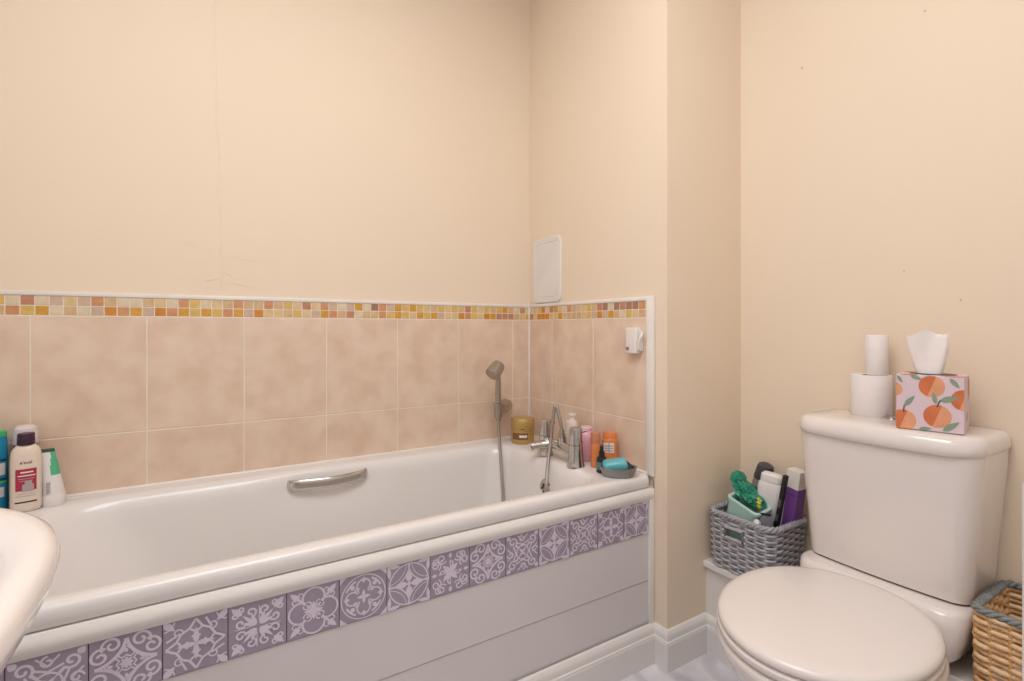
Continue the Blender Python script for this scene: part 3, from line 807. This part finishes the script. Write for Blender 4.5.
for j in range(15):
    t = j/14; z = HH-.004+.098*t
    hw = .023+.008*min(1, t*1.6)+.008*t; th = .012*(1-.55*t)
    ring = []
    for i in range(N):
        a = 2*PI*i/N
        fold = .35*math.sin(a*5+t*2)*(1-.5*t)
        y = hw*math.cos(a)*(1+.04*math.sin(a*7)); x = (th+.006*fold)*math.sin(a)+.006*math.sin(y*90+t*2.5)*(.4+.6*t)
        zz = z + (.006*math.sin(y*120+1)+.004*math.cos(y*55))*t*(1 if j > 9 else .3)
        ring.append((x, y+.003*t, zz))
    rings.append(ring)
loft(bm, rings, False, True)
ts = obj('tissue', bm, M['paper'], tb, angle=80); ts.rotation_euler.z = .1; ts.location = (0, .006, 0)

# ------------------------------------------------------------------ woven baskets
def perim(hx, hy, r, n):
    """n evenly spaced points on a rounded rectangle + outward normals"""
    pts = [Vector((p[0], p[1])) for p in rrect(-hx, hx, -hy, hy, r, 0, 16, 40)]
    L = [0]
    for i in range(len(pts)): L.append(L[-1]+(pts[(i+1) % len(pts)]-pts[i]).length)
    out = []; k = 0
    for j in range(n):
        s_ = L[-1]*j/n
        while L[k+1] < s_: k += 1
        t = (s_-L[k])/((L[k+1]-L[k]) or 1); a, b_ = pts[k], pts[(k+1) % len(pts)]
        p = a.lerp(b_, t); d = (b_-a).normalized() if (b_-a).length > 0 else Vector((0, 1))
        out.append((p, Vector((d.y, -d.x))))
    return out
def basket(name, label, loc, rot, hx, hy, h, taper, rows, stakes, rs, amp, m_strand, m_stake, m_rim, rimr, rc=.03, hole=None, cat='basket'):
    t = thing(name, label, cat, loc, (0, 0, rot))
    seg = stakes*4
    def at(j, zf, off=0, n=seg):
        k = taper+(1-taper)*zf
        p, nn = per[j % n]
        return Vector((p.x*k+nn.x*off, p.y*k+nn.y*off, zf*h))
    per = perim(hx, hy, rc, seg)
    bm = bmesh.new()
    for r_ in range(rows):
        zf = (r_+.5)/rows; 
        pts = [at(j, zf, amp*math.cos(PI*j/4+PI*r_)) for j in range(seg)]
        rr = rs*random.uniform(.9, 1.1)
        for p in pts: p.z += random.uniform(-.0004, .0004)
        if hole and hole[2] < zf*h < hole[3]:
            keep = []
            for p in pts: keep.append(not (p.x < 0 and abs(abs(p.x)-hx*(taper+(1-taper)*zf)) < .012 and hole[0] < p.y < hole[1]))
            st = next(i for i in range(seg) if keep[i] and not keep[i-1])
            run = []
            for q in range(seg):
                i = (st+q) % seg
                if keep[i]: run.append(pts[i])
            tube(bm, run, rr, 6)
        else: tube(bm, pts, rr, 6, closed=True)
    obj('weave', bm, m_strand, t, angle=70)
    bm = bmesh.new()
    for s_ in range(stakes):
        j = s_*4+2
        inhole = False
        pts = [at(j, zf) for zf in (0, .25, .5, .75, 1)]
        if hole and pts[3].x < 0 and hole[0]+.004 < pts[3].y < hole[1]-.004 and abs(pts[3].x) > hx*.8: pts = [at(j, zf) for zf in (0, .25, .5, hole[2]/h)]
        tube(bm, pts, rs*.95, 6)
    # base
    k = taper
    base = [bm.verts.new((p.x*k*.97, p.y*k*.97, .003)) for p, nn in per]; bm.faces.new(base)
    b2 = [bm.verts.new((p.x*k*.97, p.y*k*.97, .0065)) for p, nn in per]; bm.faces.new(b2)
    if hole:
        y0, y1, z0, z1 = hole; xx = -hx*(taper+(1-taper)*((z0+z1)/2/h))-.003
        tube(bm, [(xx, y0, z0), (xx, y1, z0), (xx, y1, z1), (xx, y0, z1)], rs*1.5, 8, closed=True)
    obj('stakes', bm, m_stake, t, angle=70)
    # braided rim
    bm = bmesh.new()
    n = len(per)
    for ph in range(3):
        pts = []
        for j in range(n*2):
            p, nn = per[(j//2) % n]; q, _ = per[((j+1)//2) % n]; p = (p+q)/2
            a = 2*PI*(j/2)/ (n/round(n/6))+ph*2*PI/3
            pts.append((p.x+nn.x*rimr*.62*math.cos(a), p.y+nn.y*rimr*.62*math.cos(a), h+rimr*.45+rimr*.62*math.sin(a)))
        tube(bm, pts, rimr*.56, 7, closed=True)
    obj('rim', bm, m_rim, t, angle=70)
    return t
M['greyw'] = mat('grey_painted_wicker', '#bdbabd', .6, scale=50, col2='#a5a2a6'); M['greyr'] = mat('grey_painted_rim', '#b3b0b3', .55, scale=40, col2='#9a989e')
M['nat'] = mat('natural_wicker', '#f2cfa4', .5, scale=45, col2='#e2b582'); M['natd'] = mat('dark_wicker_stake', '#d3a36c', .6)
M['greyn'] = mat('grey_basket_border', '#8d9090', .5, scale=40, col2='#6f7375')
gb = basket('wicker_basket', 'grey painted wicker basket full of toiletries, on the ledge by the toilet', (.263, -.877, .2885), 0, .096, .107, .164, .95, 18, 26, .0043, .0034, M['greyw'], M['greyw'], M['greyr'], .0085, .035, hole=(-.018, .040, .104, .137))
wb = basket('wicker_basket', 'tall natural wicker basket with a grey border, on the floor right of the toilet', (.250, -1.528, 0), 0, .099, .105, .454, .97, 37, 26, .0053, .0036, M['nat'], M['natd'], M['greyn'], .0075, .018)

# ---- contents of the grey basket
BZ = .290
M['mint'] = mat('mint_plastic', '#b9ddd2', .4, var=.01)
ct = thing('plastic_tub', 'pale mint-green plastic tub tilted in the grey basket under the green bag', 'tub', (.230, -.852, .424), (math.radians(19), math.radians(-5), 0))
bm = bmesh.new()
def rr2(a, b_, r_, z): return rrect(-a, a, -b_, b_, r_, z, 6, 3)
loft(bm, [rr2(.028, .040, .012, -.075), rr2(.036, .049, .014, .072), rr2(.040, .053, .015, .073), rr2(.041, .054, .015, .082), rr2(.039, .052, .014, .084), rr2(.033, .045, .012, .083), rr2(.027, .041, .01, -.070)], True, True)
obj('tub_body', bm, M['mint'], ct)
bag = thing('plastic_bag', 'crumpled emerald-green plastic bag stuffed in the mint tub', 'bag', (.246, -.856, .514))
M['emer'] = mat('emerald_plastic_film', '#2f9a7c', .3, scale=30, col2='#1f7a62'); M['yell'] = mat('yellow_print', '#d3cf3a', .4)
bm = bmesh.new()
bmesh.ops.create_icosphere(bm, subdivisions=5, radius=1)
for v in bm.verts:
    d = v.co.normalized()
    n1 = noise.noise(d*2.2+Vector((3, 1, 2))); n2 = abs(noise.noise(d*5+Vector((9, 4, 1)))); n3 = abs(noise.noise(d*11))
    k = 1+.25*n1-.30*n2-.12*n3
    x, y, z = d.x*.034*k, d.y*.058*k, d.z*.030*k
    z += -.42*(-y)*.9+ .012*max(0, y/.05)   # slopes down to the right
    v.co = (x, y, z+.004)
bm2 = bmesh.new(); bmesh.ops.create_icosphere(bm2, subdivisions=4, radius=1)
me = bpy.data.meshes.new('tmp')
for v in bm2.verts:
    d = v.co.normalized(); k = 1-.3*abs(noise.noise(d*4+Vector((1, 7, 2))))-.12*abs(noise.noise(d*10)); v.co = (d.x*.024*k, d.y*.026*k+.030, d.z*.026*k+.042)
bm2.to_mesh(me); bm2.free(); bm.from_mesh(me); bpy.data.meshes.remove(me)
for f in bm.faces:
    c = f.calc_center_median()
    if -.052 < c.y < -.042 and c.x < -.005 : f.material_index = 1
obj('bag_film', bm, [M['emer'], M['yell']], bag, angle=25)
can = thing('spray_can', 'grey spray can with a charcoal cap leaning at the back of the grey basket', 'can', (.322, -.812, .400), (math.radians(17), 0, 0))
M['silver'] = mat('silver_grey_label', '#a09b97', .4, .3); M['char'] = mat('charcoal_plastic', '#4b4a4e', .4)
prof_obj('can_body', [(.0, 0), (.024, 0), (.025, .003), (.025, .155), (.0225, .160)], None, can, 1, 32, 0, lambda bm: (wrap_label(bm, .025, .025, 130, 290, .06, .10, 1, n=20), wrap_label(bm, .025, .025, 150, 240, .115, .135, 1, n=12)), [M['silver'], M['char']])
prof_obj('cap', [(.0, .159), (.0255, .159), (.026, .163), (.025, .195), (.022, .207), (.014, .212), (.0, .213)], M['char'], can)
wt = thing('white_bottle', 'white plastic bottle with a small grey emblem tilted among the toiletries in the grey basket', 'bottle', (.280, -.910, .522), (math.radians(6), 0, .3))
bm = bmesh.new()
loft(bm, [rr2(.015, .026, .012, -.075), rr2(.019, .032, .015, -.068), rr2(.021, .036, .016, .02), rr2(.019, .035, .016, .035), rr2(.017, .030, .014, .042)])
for k in range(3): box(bm, (-.0216, -.008-.0, -.045+k*.005), (-.0208, .004, -.0415+k*.005), 1)
obj('bottle_body', bm, [M['tubew'], M['greylab']], wt)
bm = bmesh.new(); loft(bm, [rr2(.0175, .0305, .014, .043), rr2(.018, .031, .014, .046), rr2(.017, .030, .014, .062), rr2(.012, .024, .011, .068)])
obj('cap', bm, M['white'], wt)
gp_ = thing('plastic_pouch', 'translucent grey plastic pouch standing at the front of the grey basket', 'pouch', (.204, -.940, .428), (math.radians(-4), 0, 0))
M['pouch'] = mat('grey_film', '#8f8c94', .25, scale=20, col2='#6c7378')
bm = bmesh.new()
for v_ in (0,):
    rings = []
    for j in range(9):
        t = j/8; rings.append([((.010*(1-t)+.0015)*math.sin(2*PI*i/28)+.002*math.sin(6*PI*i/28+t*4), (.030-.004*t)*math.cos(2*PI*i/28), -.06+.115*t+.006*math.cos(4*PI*i/28)*t) for i in range(28)])
    loft(bm, rings)
obj('pouch_film', bm, M['pouch'], gp_)
bk = thing('black_toothbrush_case', 'long narrow black case leaning upright beside the purple carton', 'case', (.256, -.958, .515), (math.radians(10), 0, 0))
bm = bmesh.new(); box(bm, (-.008, -.0065, -.115), (.008, .0065, .088), 0, .004, 3)
box(bm, (-.0086, -.004, -.012), (-.0075, .004, .014), 1); box(bm, (-.0086, -.0035, -.055), (-.0075, .0035, -.035), 1)
obj('case_body', bm, [M['dark'], mat('dark_grey_print', '#5b5a5c', .4)], bk)
pb = thing('purple_carton', 'tall purple and white carton wedged between the black case and the cistern', 'carton', (.302, -.9695, .536), (math.radians(8), 0, -.1))
M['purple'] = mat('violet_print', '#7d4b9b', .4, var=.05, scale=20)
bm = bmesh.new()
box(bm, (-.018, -.023, -.150), (.018, .018, .078), 0, .001, 1)
box(bm, (-.0188, -.0238, -.145), (.0188, .012, .024), 1)
box(bm, (-.0192, -.019, .003), (-.0185, .010, .006), 2)
obj('carton_body', bm, [M['white_trim'], M['purple'], mat('deep_violet_print', '#54306f', .4)], pb, smooth=False)
bs = thing('bottle_cap', 'small white screw cap lying among the toiletries in the grey basket', 'cap', (.190, -.925, .459), (0, math.radians(-60), 0))
bm = bmesh.new(); lathe(bm, [(.0, -.006), (.009, -.006), (.0095, -.004), (.009, .006), (.0, .007)], 20); obj('cap_body', bm, M['white'], bs)

# ------------------------------------------------------------------ washbasin
wbz = .847
ws = thing('washbasin', 'white ceramic washbasin in the near left foreground with its pedestal', 'washbasin', (XL, -1.315, 0))
def bas(d, z, ax_=.393, ay=.338, e=2.8, xo=0):
    a_, b_ = ax_-d, ay-d; out = []
    for k in range(49):
        t = -PI/2+PI*k/48; c, s_ = math.cos(t), math.sin(t)
        out.append((.002+xo+a_*abs(c)**(2/e), b_*math.copysign(abs(s_)**(2/e), s_), z))
    return out
bm = bmesh.new()
R = [bas(.09, wbz-.17), bas(.055, wbz-.12), bas(.03, wbz-.075), bas(.012, wbz-.045), bas(.003, wbz-.028), bas(0, wbz-.016), bas(.003, wbz-.006), bas(.010, wbz-.001), bas(.018, wbz)]
def inn(d, z, e=2.3):
    out = []
    for k in range(49):
        t = -PI/2+PI*k/48; c, s_ = math.cos(t), math.sin(t)
        out.append((.09+d*.9+(.28-d*1.6)*abs(c)**(2/e), (.262-d)*math.copysign(abs(s_)**(2/e), s_), z))
    return out
R += [inn(0, wbz-.001), inn(.008, wbz-.006), inn(.02, wbz-.025), inn(.04, wbz-.07), inn(.07, wbz-.115), inn(.11, wbz-.135), inn(.16, wbz-.14)]
loft(bm, R, True, True, closed=True)
obj('basin_bowl', bm, M['ceramic'], ws, angle=60)
bm = bmesh.new()
loft(bm, [[(p[0], p[1], p[2]) for p in rrect(.03, .03+w_, -hw, hw, .05, z, 6, 3)] for z, w_, hw in ((0, .20, .10), (.03, .19, .095), (.2, .16, .075), (.5, .16, .075), (.66, .20, .095), (.675, .21, .10))])
obj('pedestal', bm, M['ceramic'], ws)

# ------------------------------------------------------------------ lights
def area(name, loc, size, power, col, rot=(0, 0, 0), shape='DISK', sy=None):
    l = bpy.data.lights.new(name, 'AREA'); l.shape = shape; l.size = size; l.energy = power; l.color = col
    if sy: l.size_y = sy
    o = bpy.data.objects.new(name, l); C.objects.link(o); o.location = loc; o.rotation_euler = rot; return o
area('ceiling_lamp', (-1.0, -1.36, 2.52), 1.2, 19.5, (.94, .965, 1))
w = bpy.data.worlds.new('World'); scene.world = w; w.use_nodes = True
w.node_tree.nodes['Background'].inputs[0].default_value = (1, .93, .86, 1); w.node_tree.nodes['Background'].inputs[1].default_value = .3

# ------------------------------------------------------------------ camera
cd = bpy.data.cameras.new('camera'); cam = bpy.data.objects.new('camera', cd); C.objects.link(cam)
cd.sensor_fit = 'HORIZONTAL'; cd.sensor_width = 36; cd.lens = 500.83/1024*36
cd.shift_x = 0; cd.shift_y = -(340.5-327.69)/1024
cd.clip_start = .01
cam.location = (-1.2011, -1.8041, 1.0352)
cam.rotation_euler = (PI/2, 0, -.5519)
scene.camera = cam
vs = scene.view_settings
vs.view_transform = 'Standard'; vs.look = 'None'; vs.gamma = 1; vs.use_curve_mapping = False; vs.exposure = 0.15
